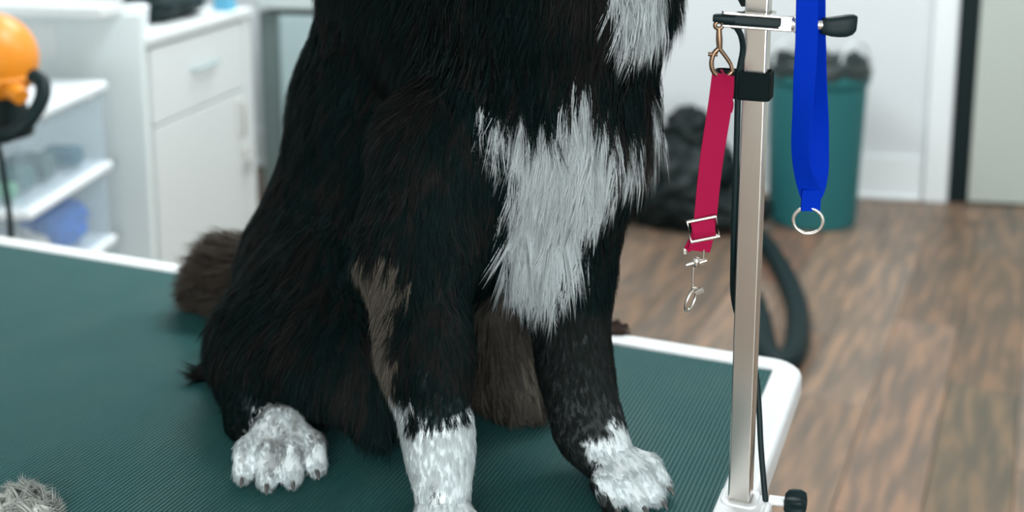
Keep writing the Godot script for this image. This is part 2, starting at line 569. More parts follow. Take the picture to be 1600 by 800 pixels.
# smooth union of tapered capsules as surface nets: [vertices, normals, triangle indices]
func surface_net(bones: Array, cell: float, k: float, margin: float, floor_y: float) -> Array:
	var lo := Vector3.INF
	var hi := -Vector3.INF
	for o in bones:
		lo = lo.min(o.a - Vector3.ONE * o.ra).min(o.b - Vector3.ONE * o.rb)
		hi = hi.max(o.a + Vector3.ONE * o.ra).max(o.b + Vector3.ONE * o.rb)
	lo -= Vector3.ONE * (cell * 3.0 + 0.01)
	hi += Vector3.ONE * (cell * 3.0 + 0.01)
	var nx := int((hi.x - lo.x) / cell) + 2
	var ny := int((hi.y - lo.y) / cell) + 2
	var nz := int((hi.z - lo.z) / cell) + 2
	var f := PackedFloat32Array()
	f.resize(nx * ny * nz)
	for o in bones:
		var a: Vector3 = o.a
		var b: Vector3 = o.b
		var ra: float = o.ra
		var rb: float = o.rb
		var ab := b - a
		var il := 1.0 / maxf(ab.length_squared(), 1e-9)
		var l: Vector3 = ((a - Vector3.ONE * (ra + margin)).min(b - Vector3.ONE * (rb + margin)) - lo) / cell
		var h: Vector3 = ((a + Vector3.ONE * (ra + margin)).max(b + Vector3.ONE * (rb + margin)) - lo) / cell
		for z in range(maxi(0, int(l.z)), mini(nz, int(h.z) + 2)):
			for y in range(maxi(0, int(l.y)), mini(ny, int(h.y) + 2)):
				var base := (z * ny + y) * nx
				for x in range(maxi(0, int(l.x)), mini(nx, int(h.x) + 2)):
					var p := lo + Vector3(x, y, z) * cell - a
					var t := clampf(p.dot(ab) * il, 0.0, 1.0)
					var d := (p - ab * t).length() - ra - (rb - ra) * t
					if d < margin:
						f[base + x] += exp(-k * d)
	for i in f.size():
		f[i] = log(maxf(f[i], 0.0005))
	var verts := PackedVector3Array()
	var at_cell := PackedInt32Array()
	at_cell.resize(f.size())
	at_cell.fill(-1)
	var off := [0, 1, nx, nx + 1, nx * ny, nx * ny + 1, nx * ny + nx, nx * ny + nx + 1]
	var cor := [Vector3(0, 0, 0), Vector3(1, 0, 0), Vector3(0, 1, 0), Vector3(1, 1, 0), Vector3(0, 0, 1), Vector3(1, 0, 1), Vector3(0, 1, 1), Vector3(1, 1, 1)]
	var edges := [[0, 1], [2, 3], [4, 5], [6, 7], [0, 2], [1, 3], [4, 6], [5, 7], [0, 4], [1, 5], [2, 6], [3, 7]]
	for z in nz - 1:
		for y in ny - 1:
			var base := (z * ny + y) * nx
			for x in nx - 1:
				var i := base + x
				var s := f[i] > 0.0
				if (f[i + 1] > 0.0) == s and (f[i + off[2]] > 0.0) == s and (f[i + off[3]] > 0.0) == s and (f[i + off[4]] > 0.0) == s and (f[i + off[5]] > 0.0) == s and (f[i + off[6]] > 0.0) == s and (f[i + off[7]] > 0.0) == s:
					continue
				var sum := Vector3.ZERO
				var cnt := 0
				for e in edges:
					var fa: float = f[i + off[e[0]]]
					var fb: float = f[i + off[e[1]]]
					if (fa > 0.0) != (fb > 0.0):
						sum += cor[e[0]].lerp(cor[e[1]], fa / (fa - fb))
						cnt += 1
				var p := lo + (Vector3(x, y, z) + sum / cnt) * cell
				p.y = maxf(p.y, floor_y)
				at_cell[i] = verts.size()
				verts.append(p)
	var idx := PackedInt32Array()
	var normals := PackedVector3Array()
	normals.resize(verts.size())
	var step := [1, nx, nx * ny]
	for z in range(1, nz - 1):
		for y in range(1, ny - 1):
			var base := (z * ny + y) * nx
			for x in range(1, nx - 1):
				var i := base + x
				var s := f[i] > 0.0
				for ax in 3:
					if (f[i + step[ax]] > 0.0) == s:
						continue
					var u: int = step[(ax + 1) % 3]
					var w: int = step[(ax + 2) % 3]
					var q := [at_cell[i], at_cell[i - u], at_cell[i - u - w], at_cell[i - w]]
					if q.min() < 0:
						continue
					if not s:
						q.reverse()
					# outward normal points along +axis where the near corner is inside
					var nn := (verts[q[2]] - verts[q[0]]).cross(verts[q[3]] - verts[q[1]])
					var outward := Vector3.ZERO
					outward[ax] = 1.0 if s else -1.0
					if nn.dot(outward) < 0.0:
						nn = -nn
						q.reverse()
					for j in q:
						normals[j] += nn
					idx.append_array([q[0], q[2], q[1], q[0], q[3], q[2]])
	for i in normals.size():
		normals[i] = normals[i].normalized()
	return [verts, normals, idx]

func polygon_at(px: Array, z: float) -> PackedVector2Array:
	var out := PackedVector2Array()
	for p in px:
		var q: Vector3 = joint(p[0], p[1], z, 1)[0]
		out.append(Vector2(q.x, q.y))
	return out

const BLACK := Color(0.0064, 0.0170, 0.0162)
const WHITE := Color(0.70, 0.75, 0.75)
const TAN := Color(0.19, 0.168, 0.135)
const BROWN := Color(0.090, 0.074, 0.060)
const RUST := Color(0.0200, 0.0205, 0.0190)     # bleached black hair
const PEPPER := Color(0.0210, 0.0265, 0.0250)   # peppered hair of the left foreleg
const FLUFF := Color(0.109, 0.097, 0.081)       # undercoat of the hind leg
const GREYING := Color(0.41, 0.435, 0.43)       # grey hair on the hind toes
const SMOKE := Color(0.055, 0.050, 0.045)
var patch := {}
var fur_noise := FastNoiseLite.new()

# coat markings: black, white, tan or brown hair by place on the dog (its own pattern, no light or shade in it)
func coat(p: Vector3, n: Vector3, kind: int) -> Color:
	var w := fur_noise.get_noise_3d(p.x * 900, p.y * 300, p.z * 900)
	var q := p + Vector3(w, fur_noise.get_noise_3d(p.z * 900 + 50, p.x * 900, p.y * 400), 0) * 0.008
	var q2 := Vector2(q.x, q.y)
	if kind == 2:
		return BROWN
	if kind == 3:
		if Vector2(p.x, p.y).distance_to(Vector2(patch.spot.x, patch.spot.y)) < 0.0045 + 0.003 * w and n.z > 0.0:
			return SMOKE
		if absf(p.y - patch.stain.y) < 0.006 + 0.003 * w and absf(p.x - patch.stain.x) < 0.03 and n.z > 0.55 and w > -0.2:
			return Color(0.68, 0.66, 0.58)
		return WHITE if q.y < patch.leg_y or (q.y < patch.leg_y2 and q.x < patch.leg_x) else (TAN if q.x < patch.leg_tan - 0.01 * w and q.y < patch.leg_y3 and q.y > patch.leg_y2 else BLACK)
	if kind == 4:
		return WHITE if q.distance_to(patch.paw_b) < 0.040 + 0.012 * w else PEPPER
	if kind == 5:
		return (WHITE if q.y < 0.030 + 0.03 * w or w > -0.12 else GREYING) if q.distance_to(patch.paw_h) < 0.064 else BLACK
	if kind == 6:
		if p.distance_to(patch.pale) < 0.016 + 0.012 * w:
			return Color(0.30, 0.27, 0.21)
		return FLUFF
	if kind == 8:
		return WHITE
	if n.z > -0.25 and kind == 1:
		if Geometry2D.is_point_in_polygon(q2, patch.chest) or Geometry2D.is_point_in_polygon(q2, patch.throat):
			if q.x > patch.mottle.x and q.y < patch.mottle.y:
				return WHITE if fur_noise.get_noise_3d(p.x * 700 + 30, p.y * 200, p.z * 500) > 0.02 else (SMOKE if w > 0.0 else BLACK)
			return WHITE
	return BLACK

func tuft_mesh(seed_: int, strands: int, wide: float) -> ArrayMesh:
	var r := RandomNumberGenerator.new()
	r.seed = seed_
	var v := PackedVector3Array()
	var n := PackedVector3Array()
	var c := PackedColorArray()
	var idx := PackedInt32Array()
	for s in strands:
		var q := r.randf() * TAU
		var d := sqrt(r.randf())
		var x0 := cos(q) * d
		var z0 := sin(q) * d * 0.16
		var bend := r.randf_range(-0.7, 0.7)
		var long := r.randf_range(0.65, 1.1)
		var high := r.randf_range(0.55, 1.15)
		var tilt := r.randf_range(-0.8, 0.8)
		var tone := r.randf_range(0.80, 1.12)
		var col := Color(tone, tone, tone)
		var nrm := Vector3(r.randf_range(-0.45, 0.45), 0.85, 0.15).normalized()
		var first := v.size()
		var ts := [0.0, 0.3, 0.65, 1.0]
		for k in 4:
			var t: float = ts[k]
			var p := Vector3(x0 * (1.0 - 0.3 * t) + bend * t * t, high * t * (1.35 - 0.75 * t), z0 + long * t)
			var hw: float = wide * [0.9, 1.0, 0.75, 0.0][k]
			var side := Vector3(hw, hw * tilt * 0.3, 0)
			if k < 3:
				v.append(p - side); v.append(p + side)
				n.append(nrm); n.append(nrm)
				c.append(col); c.append(col)
			else:
				v.append(p); n.append(nrm); c.append(col)
		idx.append_array([first, first + 1, first + 3, first, first + 3, first + 2, first + 2, first + 3, first + 5, first + 2, first + 5, first + 4, first + 4, first + 5, first + 6])
	var a := []
	a.resize(Mesh.ARRAY_MAX)
	a[Mesh.ARRAY_VERTEX] = v
	a[Mesh.ARRAY_NORMAL] = n
	a[Mesh.ARRAY_COLOR] = c
	a[Mesh.ARRAY_INDEX] = idx
	var m := ArrayMesh.new()
	m.add_surface_from_arrays(Mesh.PRIMITIVE_TRIANGLES, a)
	return m

func fur_layer(called: String, tufts: Array, variants: Array, m: Material, parent: Node3D) -> void:
	# tufts: [origin, normal, flow, length, lift, width, colour]
	var lists := []
	for k in variants.size(): lists.append([])
	for i in tufts.size(): lists[i % variants.size()].append(tufts[i])
	for k in variants.size():
		var mm := MultiMesh.new()
		mm.transform_format = MultiMesh.TRANSFORM_3D
		mm.use_colors = true
		mm.mesh = variants[k]
		mm.instance_count = lists[k].size()
		for i in lists[k].size():
			var t: Array = lists[k][i]
			var y: Vector3 = t[1]
			var z: Vector3 = (t[2] - y * t[2].dot(y)).normalized()
			var x := y.cross(z)
			mm.set_instance_transform(i, Transform3D(Basis(x * t[5], y * t[3] * t[4], z * t[3]), t[0] - y * 0.0015))
			mm.set_instance_color(i, t[6])
		var o := MultiMeshInstance3D.new()
		o.name = called
		o.multimesh = mm
		o.material_override = m
		o.set_meta("kind", "stuff")
		parent.add_child(o, true)

func dog() -> void:
	fur_noise.seed = 4
	fur_noise.frequency = 0.05
	var down := Vector3(0.05, -1, 0.12)
	var back := Vector3(-0.42, -0.85, -0.05)
	var chest := joint(835, 180, 1.36, 150)
	var neck := joint(868, -40, 1.36, 150)
	var nape := joint(885, -230, 1.34, 120)
	var head := joint(925, -390, 1.28, 112)
	var withers := joint(652, -70, 1.48, 122)
	var mid := joint(602, 160, 1.56, 128)
	var rump := joint(525, 420, 1.62, 134)
	var belly := joint(700, 330, 1.47, 115)
	var haunch := joint(430, 540, 1.44, 84)
	var hd: Vector3 = head[0]
	var hf: Vector3 = (joint(1035, -345, 1.08, 1)[0] - hd).normalized()
	var hs := hf.cross(Vector3.UP).normalized()
	var bones := [
		bone(chest, neck, 0.066, down, 0.28, 1), bone(chest, joint(842, 345, 1.31, 92), 0.075, down, 0.2, 1), bone(neck, nape, 0.06, down, 0.3, 1), bone(nape, head, 0.03, Vector3(-0.3, -1, 0), 0.3, 7),
		bone(neck, withers, 0.045, back, 0.3), bone(withers, mid, 0.042, back, 0.24), bone(mid, rump, 0.042, back, 0.22), bone(chest, withers, 0.045, back, 0.28),
		bone(chest, belly, 0.05, down, 0.3), bone(belly, rump, 0.045, Vector3(-0.3, -1, 0.2), 0.25),
		bone(joint(500, 440, 1.53, 108), haunch, 0.042, Vector3(-0.25, -1, 0.15), 0.28), bone(haunch, joint(500, 560, 1.34, 70), 0.035, Vector3(-0.1, -1, 0.2), 0.25),
		bone(joint(520, 430, 1.46, 80), joint(545, 560, 1.34, 62), 0.045, down, 0.25),
		# right foreleg
		bone(joint(690, 240, 1.28, 112), joint(660, 350, 1.24, 86), 0.03, Vector3(-0.1, -1, 0), 0.25, 0), bone(joint(652, 385, 1.23, 82), joint(668, 550, 1.17, 58), 0.020, Vector3(-0.12, -1, 0), 0.3, 3),
		bone(joint(668, 550, 1.17, 58), joint(686, 690, 1.135, 42), 0.013, down, 0.24, 3), bone(joint(686, 690, 1.135, 42), joint(692, 780, 1.11, 44), 0.012, down, 0.24, 3),
		# left foreleg
		bone(joint(890, 260, 1.37, 100), joint(882, 430, 1.33, 64), 0.03, down, 0.25, 0), bone(joint(882, 430, 1.33, 62), joint(898, 570, 1.285, 46), 0.014, down, 0.3, 4),
		bone(joint(898, 570, 1.285, 46), joint(920, 670, 1.245, 42), 0.011, down, 0.3, 4), bone(joint(920, 670, 1.245, 42), joint(950, 715, 1.215, 40), 0.009, Vector3(0.3, -0.8, 0.3), 0.25, 4),
		# left hind leg, half hidden between the forelegs
		bone(joint(780, 470, 1.5, 85), joint(800, 560, 1.44, 62), 0.05, Vector3(0.15, -1, 0.25), 0.42, 6), bone(joint(785, 575, 1.43, 46), joint(800, 612, 1.40, 30), 0.04, Vector3(0.4, -0.6, 0.5), 0.45, 6),
		# right hind foot
		bone(haunch, joint(400, 655, 1.345, 34), 0.012, Vector3(0, -0.8, 0.5), 0.25, 5), bone(joint(400, 655, 1.345, 34), joint(455, 705, 1.27, 38), 0.010, Vector3(0.2, -0.5, 0.8), 0.25, 5),
		# fur hanging between haunch and foreleg, and a wisp beside the haunch
		bone(joint(560, 540, 1.34, 62), joint(590, 645, 1.26, 34), 0.036, Vector3(0.05, -1, 0.1), 0.2), bone(joint(355, 565, 1.5, 26), joint(318, 588, 1.49, 10), 0.028, Vector3(-1, -0.15, 0.1), 0.2),
		# tail
		bone(joint(470, 480, 1.68, 40), joint(340, 445, 1.745, 36), 0.045, Vector3(-0.6, -0.3, -0.1), 0.4, 2), bone(joint(400, 420, 1.75, 36), joint(365, 410, 1.76, 30), 0.045, Vector3(-0.6, 0.3, -0.1), 0.4, 2),
		# head
		bone(head, joint(1000, -360, 1.14, 52), 0.012, Vector3(-0.5, -0.3, -0.8), 0.25, 7), bone(joint(1000, -360, 1.14, 52), joint(1035, -345, 1.08, 36), 0.006, Vector3(-0.5, -0.3, -0.8), 0.2, 8),
		bone([hd + hs * 0.046 + Vector3(0, 0.046, 0), 0.026], [hd + hs * 0.090 + hf * 0.012 + Vector3(0, 0.012, 0), 0.012], 0.018, Vector3(0.2, -1, 0), 0.25, 7),
		bone([hd - hs * 0.046 + Vector3(0, 0.046, 0), 0.026], [hd - hs * 0.090 + hf * 0.012 + Vector3(0, 0.012, 0), 0.012], 0.018, Vector3(-0.2, -1, 0), 0.25, 7),
	]
	patch.chest = polygon_at([[690, 160], [770, 150], [830, 150], [870, 140], [905, 105], [935, 140], [960, 170], [985, 190], [1005, 150], [1070, 165], [1060, 215], [1005, 255], [968, 292], [928, 338], [890, 384], [852, 418], [800, 442], [798, 432], [794, 370], [788, 310], [752, 255], [696, 215]], 1.24)
	patch.throat = polygon_at([[962, -160], [1022, -160], [1032, -60], [1046, 0], [1038, 25], [1002, 38], [972, 15], [958, -60]], 1.22)
	patch.pale = joint(828, 560, 1.38, 1)[0]
	patch.mottle = joint(965, 120, 1.24, 1)[0]
	patch.leg_y = joint(690, 640, 1.14, 1)[0].y
	patch.leg_y2 = joint(640, 585, 1.16, 1)[0].y
	patch.leg_y3 = joint(640, 372, 1.2, 1)[0].y
	patch.leg_x = joint(642, 600, 1.16, 1)[0].x
	patch.leg_tan = joint(636, 480, 1.2, 1)[0].x
	patch.spot = joint(683, 738, 1.12, 1)[0]
	patch.stain = joint(695, 776, 1.11, 1)[0]
	patch.paw_b = joint(985, 735, 1.19, 1)[0]
	patch.paw_h = joint(455, 722, 1.25, 1)[0]

	var node := thing("dog", "black and white long-haired dog sitting on the grooming table", "dog", Vector3(dog_origin.x, TABLE_H, dog_origin.z).rotated(Vector3.UP, deg_to_rad(YAW)), YAW)
	var body := surface_net(bones, 0.009, 70.0, 0.05, 0.001)
	var pieces := [[body, bones]]
	# paws: pads and four toes each
	var claws := []
	for pw in [
		# heel pixel, toe direction (heading axes), bones kind, size
		[joint(692, 800, 1.105, 44), Vector3(0.12, 0, 1), 3, 1.0],
		[joint(950, 728, 1.215, 40), Vector3(0.55, 0, 0.83), 4, 1.0],
		[joint(440, 706, 1.28, 36), Vector3(0.18, 0, 1), 5, 1.12],
	]:
		var heel: Vector3 = pw[0][0]
		var fwd: Vector3 = pw[1].normalized()
		var side := fwd.cross(Vector3.UP).normalized()
		var s: float = pw[2 + 1]
		heel.y = 0.024
		var toes := [bone([heel, 0.022 * s], [heel + fwd * 0.014 * s + Vector3(0, -0.004, 0), 0.019 * s], 0.012, fwd + Vector3(0, -0.5, 0), 0.3, pw[2])]
		for k in 4:
			var o: float = [-1.0, -0.34, 0.34, 1.0][k]
			var reach: float = [0.038, 0.052, 0.053, 0.039][k] * s
			var root := heel + side * o * 0.014 * s + fwd * 0.010
			var knuckle := heel + side * o * 0.0265 * s + fwd * reach * 0.68
			var tip := heel + side * o * 0.029 * s + fwd * reach
			root.y = 0.024; knuckle.y = 0.0205 * s; tip.y = 0.0105
			toes.append(bone([root, 0.012 * s], [knuckle, 0.0100 * s], 0.009, fwd + Vector3(0, -0.6, 0), 0.3, pw[2]))
			toes.append(bone([knuckle, 0.0100 * s], [tip, 0.0096 * s], 0.009, fwd + Vector3(0, -0.8, 0), 0.3, pw[2]))
			claws.append([tip + fwd * 0.0085 + Vector3(0, -0.001, 0), (fwd + side * o * 0.25).normalized()])
		pieces.append([surface_net(toes, 0.0026, 520.0, 0.010, 0.0005), toes])

	var mb := MB.new()
	var tufts := []
	var r := RandomNumberGenerator.new()
	r.seed = 12
	var vcount := 0
	for piece in pieces:
		var V: PackedVector3Array = piece[0][0]
		var N: PackedVector3Array = piece[0][1]
		var I: PackedInt32Array = piece[0][2]
		var B: Array = piece[1]
		var fine: bool = piece[1] != bones
		var len_ := PackedFloat32Array(); len_.resize(V.size())
		var lift_ := PackedFloat32Array(); lift_.resize(V.size())
		var flow_ := PackedVector3Array(); flow_.resize(V.size())
		var kind_ := PackedInt32Array(); kind_.resize(V.size())
		for i in V.size():
			# hair length, lie and marking zone come from the nearest limbs
			var sum := 0.0
			var fl := Vector3.ZERO
			var le := 0.0
			var li := 0.0
			var best := 0.0
			for o in B:
				var d := bone_distance(o, V[i])
				if d > 0.06: continue
				var w := exp(-90.0 * d)
				sum += w
				fl += o.flow * w
				le += o.fur * w
				li += o.lift * w
				if w > best:
					best = w
					kind_[i] = o.kind
			if sum > 0.0:
				len_[i] = le / sum; lift_[i] = li / sum; flow_[i] = (fl / sum).normalized()
		var first := mb.v.size()
		for i in range(0, I.size(), 3):
			for j in 3:
				var k := I[i + j]
				mb.v.append(V[k]); mb.n.append(N[k])
				mb.c.append(coat(V[k], N[k], kind_[k]))
			# tufts on this triangle
			var a := V[I[i]]
			var b := V[I[i + 1]]
			var d := V[I[i + 2]]
			var area := (b - a).cross(d - a).length() * 0.5
			var le := (len_[I[i]] + len_[I[i + 1]] + len_[I[i + 2]]) / 3.0
			var wid := clampf(le * 0.11, 0.0019, 0.0042)
			var want := area / (wid * wid * (1.6 if fine else 1.25))
			if N[I[i]].z < -0.45: want *= 0.4
			var cnt := int(want) + (1 if r.randf() < fposmod(want, 1.0) else 0)
			for q in cnt:
				var s := r.randf()
				var t := r.randf()
				if s + t > 1.0:
					s = 1.0 - s; t = 1.0 - t
				var p := a + (b - a) * s + (d - a) * t
				var n := (N[I[i]] * (1.0 - s - t) + N[I[i + 1]] * s + N[I[i + 2]] * t).normalized()
				var fl := flow_[I[i]] + Vector3(r.randfn(0, 0.16), r.randfn(0, 0.16), r.randfn(0, 0.16))
				var kind := kind_[I[i]]
				var col := coat(p, n, kind)
				var L := le * r.randf_range(0.7, 1.2)
				# feathering on the back of the forelegs
				if kind == 3 and p.y > patch.leg_y and p.x < patch.leg_tan + 0.012 and n.x < 0.2:
					L *= 1.5
				var j := r.randf_range(0.75, 1.3) if col.r < 0.3 else r.randf_range(0.9, 1.06)
				# some locks of the black coat are sun-bleached, in irregular streaks
				if col == BLACK and fur_noise.get_noise_3d(p.x * 260 + 90, p.y * 200, p.z * 260) + r.randfn(0, 0.2) > 0.22:
					col = RUST
				col = Color(col.r * j, col.g * j, col.b * j) if col.r < 0.5 else Color(col.r * minf(j, 1.05), col.g * minf(j, 1.05), col.b * minf(j, 1.05))
				tufts.append([p, n, fl, L, lift_[I[i]] * r.randf_range(0.6, 1.4), wid * r.randf_range(0.8, 1.3), col])
	var skin := mat(Color.WHITE, 0.8)
	skin.vertex_color_use_as_albedo = true
	part("body", mb, skin, node)
	var hair := mat(Color.WHITE, 0.5)
	hair.vertex_color_use_as_albedo = true
	hair.metallic_specular = 0.2
	hair.backlight_enabled = true
	hair.backlight = Color(0.9, 0.9, 0.9)
	print("tufts ", tufts.size(), " body tris ", mb.v.size() / 3)
	fur_layer("fur", tufts, [tuft_mesh(1, 15, 0.085), tuft_mesh(2, 15, 0.085), tuft_mesh(3, 15, 0.085), tuft_mesh(4, 15, 0.085)], hair, node)
	var claw_horn := mat(lin(0.07, 0.07, 0.065), 0.4)
	for c in claws:
		var f: Vector3 = c[1]
		var p: Vector3 = c[0]
		part("claw", MB.new().tube(smooth([p - f * 0.004, p + f * 0.004 + Vector3(0, -0.001, 0), p + f * 0.010 + Vector3(0, -0.006, 0)], 3), [0.0022, 0.0023, 0.0023, 0.0021, 0.0018, 0.0012, 0.0005], 8), claw_horn, node)
	for e in [-1.0, 1.0]:
		part("eye", MB.new().lathe([Vector2(0, -0.009), Vector2(0.0064, -0.0064), Vector2(0.009, 0), Vector2(0.0064, 0.0064), Vector2(0, 0.009)], hd + hf * 0.064 + hs * e * 0.030 + Vector3(0, 0.022, 0), 16), M.dark, node)
	part("nose", MB.new().rbox(joint(1035, -352, 1.08, 1)[0] + hf * 0.017, Vector3(0.026, 0.018, 0.018), 0.0075, Basis(Vector3.UP, atan2(hf.x, hf.z))), M.dark, node)

	# cut-off fur lying on the mat
	var bits := [[on_plane(30, 812, TABLE_H), 0.030, Color(0.62, 0.64, 0.60), "small loose clump of pale grey fur lying on the mat", 0.022]]
	bits.append([on_plane(962, 516, TABLE_H), 0.015, Color(0.12, 0.085, 0.07), "tiny tuft of brown fur lying on the table rim", 0.004])
	for bt in bits:
		var cl := thing("fur_clump", bt[3], "fur clump", bt[0], 0.0, "loose fur on the table")
		var R: float = bt[1]
		var lump := MB.new()
		var rows := []
		for a in 9:
			var ring := []
			for k in 20:
				var th := PI * 0.5 * a / 8.0
				var q := TAU * k / 20
				var rr := R * (1.0 + 0.25 * sin(q * 3.0 + 1.0))
				ring.append(Vector3(cos(q) * sin(th + 0.01) * rr, cos(th) * bt[4], sin(q) * sin(th + 0.01) * rr))
			rows.append(ring)
		lump.grid(rows, false, true)
		part("fur_core", lump, mat(bt[2].linear_to_srgb(), 0.9), cl)
		var tf := []
		for k in 420:
			var th := acos(r.randf())
			var q := r.randf() * TAU
			var n := Vector3(cos(q) * sin(th), cos(th), sin(q) * sin(th))
			var j := r.randf_range(0.6, 1.25)
			var c0: Color = bt[2]
			tf.append([Vector3(n.x * R, n.y * bt[4], n.z * R), n, Vector3(r.randfn(), r.randfn() * 0.3, r.randfn()).normalized(), R * r.randf_range(0.4, 0.9), 0.35, R * 0.11, Color(c0.r * j, c0.g * j, c0.b * j)])
		fur_layer("loose_hair", tf, [tuft_mesh(9, 10, 0.13)], hair, cl)


# ---------------------------------------------------------------- grooming arm: post, clamp, crossbar
func grooming_arm() -> void:
	var foot := on_plane(1157, 778, TABLE_H + 0.008)
	var t := thing("grooming_post", "square steel grooming post clamped to the table edge", "grooming post", foot, -11.0)
	var w := 0.019
	part("post", MB.new().rbox(Vector3(0, 0.33, 0), Vector3(w, 0.70, w), 0.0018), M.steel, t)
	# the white clamp that holds the post
	part("clamp_body", MB.new().rbox(Vector3(0.002, -0.0037, 0.022), Vector3(0.042, 0.0074, 0.072), 0.0035), M.white_coat, t)
	part("clamp_socket", MB.new().frame(Vector2(0.0098, 0.0098), 0.002, [Vector2(0, -0.002), Vector2(0.006, -0.002), Vector2(0.006, 0.001), Vector2(0.005, 0.002), Vector2(0, 0.002)]), M.white_coat, t)
	part("clamp_spine", MB.new().rbox(Vector3(0.0225, -0.037, 0.022), Vector3(0.0085, 0.074, 0.062), 0.004), M.white_coat, t)
	part("clamp_jaw", MB.new().rbox(Vector3(0.002, -0.068, 0.022), Vector3(0.044, 0.012, 0.066), 0.004), M.white_coat, t)
	var inv := t.global_transform.affine_inverse()
	var K := inv * at(1243, 786, 0.905)
	var S := Vector3(0.024, K.y - 0.002, K.z)
	var kd := (K - S).normalized()
	part("clamp_screw", MB.new().tube([S, K], 0.0042, 12), M.white_coat, t)
	var kn := MB.new()
	var ring := []
	for yy in [[0.0, -0.009], [0.007, -0.009], [0.0105, -0.006], [0.0115, -0.002], [0.0115, 0.004], [0.0095, 0.008], [0.004, 0.0095], [0.0, 0.0096]]:
		var row := []
		for k in 36:
			var q := TAU * k / 36
			var rr: float = yy[0] * (1.0 + 0.14 * cos(q * 6.0))
			row.append(K + kd * yy[1] + Vector3.UP * cos(q) * rr + kd.cross(Vector3.UP).normalized() * sin(q) * rr)
		ring.append(row)
	kn.grid(ring, false, true)
	part("clamp_knob", kn, M.rubber, t)

	# crossbar in front of the post, chrome, with rubber ends
	var zc := 0.889
	var A := inv * at(1128, 29, zc)
	var B := inv * at(1236, 37, zc - 0.004)
	var D := inv * at(1292, 39, zc - 0.006)
	var dir := (B - A).normalized()
	var up := (Vector3.UP - dir * dir.y).normalized()
	var out := dir.cross(up).normalized()
	var bas := Basis(dir, up, dir.cross(up))
	var bar := MB.new()
	# open channel: top flange, web, bottom flange
	var mid := (A + B) * 0.5
	var ln := A.distance_to(B)
	bar.rbox(mid + up * 0.0050, Vector3(ln, 0.0022, 0.013), 0.0009, bas)
	bar.rbox(mid - up * 0.0050, Vector3(ln, 0.0022, 0.013), 0.0009, bas)
	bar.rbox(mid - out * 0.0045, Vector3(ln, 0.0116, 0.0022), 0.0009, bas)
	var cb := part("crossbar", bar, M.chrome, t)
	part("bar_inlay", MB.new().rbox(mid - dir * 0.004 - out * 0.001, Vector3(ln * 0.86, 0.0074, 0.006), 0.0015, bas), M.rubber, cb)
	part("bar_pin", MB.new().tube([B - dir * 0.001, B + dir * 0.007], 0.0062, 16), M.chrome, cb)
	part("bar_pin", MB.new().tube([B + dir * 0.008, D], 0.0045, 16), M.chrome, cb)
	part("bar_pin", MB.new().rbox(B + dir * 0.0035, Vector3(0.004, 0.0135, 0.0135), 0.002, bas), M.chrome, cb)
	var tip := part("bar_tip", MB.new().tube([A - dir * 0.007, A - dir * 0.005, A + dir * 0.001, A + dir * 0.010], [0.0028, 0.0036, 0.0042, 0.0044], 12), M.rubber, cb)
	# grip: flattened dark plastic knob
	var kp := MB.new()
	var rows := []
	for q in [[-0.004, 0.0, 0.0], [-0.004, 0.0062, -0.001], [0.004, 0.0078, -0.001], [0.010, 0.0085, -0.0004], [0.0155, 0.0088, 0.0006], [0.020, 0.0080, 0.0018], [0.0222, 0.0062, 0.0028], [0.0228, 0.003, 0.0035], [0.0228, 0.0, 0.0035]]:
		var row := []
		for k in 24:
			var a := TAU * k / 24
			var e := pow(pow(absf(cos(a)), 4.0) + pow(absf(sin(a)), 4.0), -0.25)
			row.append(D + dir * q[0] + up * (cos(a) * e * q[1] + q[2]) + dir.cross(up) * sin(a) * e * q[1] * 0.75)
		rows.append(row)
	kp.grid(rows, false, true)
	part("bar_knob", kp, M.rubber, cb)
	# sleeve that carries the bar on the post
	var sl := inv * at(1193, 30, 0.914)
	part("sleeve", MB.new().frame(Vector2(0.0115, 0.0115), 0.002, [Vector2(0, -0.006), Vector2(0.0015, -0.006), Vector2(0.0015, 0.006), Vector2(0, 0.006)], Vector3(0, sl.y, 0)), M.chrome, t)
	part("sleeve_knob", MB.new().tube([Vector3(-0.010, sl.y + 0.012, -0.006), Vector3(-0.016, sl.y + 0.022, -0.010), Vector3(-0.026, sl.y + 0.036, -0.016)], [0.006, 0.0065, 0.008], 12), M.rubber, t)

	part("strap_peg", MB.new().tube([Vector3(0.004, (inv * at(1270, -122, 0.885)).y, 0.0), inv * at(1262, -121, 0.885), inv * at(1296, -121, 0.884)], 0.003, 10), M.chrome, t)

	# black hook-and-loop wrap round post and cord
	var wy := inv * at(1193, 133, 0.912)
	var wr := thing("cable_wrap", "black hook-and-loop strap wrapped round the steel post", "strap", t.to_global(Vector3(0, wy.y, 0)), -11.0)
	var hp := 0.0115
	part("post_loop", MB.new().frame(Vector2(0.0112, 0.0112), 0.003, [Vector2(0, -hp), Vector2(0.0018, -hp), Vector2(0.0022, -hp + 0.001), Vector2(0.0022, hp - 0.001), Vector2(0.0018, hp), Vector2(0, hp)]), M.black_web, wr)
	part("cord_loop", MB.new().frame(Vector2(0.0085, 0.0055), 0.004, [Vector2(0, -hp), Vector2(0.0018, -hp), Vector2(0.0022, -hp + 0.001), Vector2(0.0022, hp - 0.001), Vector2(0.0018, hp), Vector2(0, hp)], Vector3(-0.0225, 0.0, 0.003)), M.black_web, wr)
	part("loose_end", MB.new().rbox(Vector3(-0.001, 0.001, 0.0143), Vector3(0.021, 0.0225, 0.0016), 0.0007, Basis(Vector3.FORWARD, 0.03)), M.black_web, wr)

	# power cord beside the post
	var pts := []
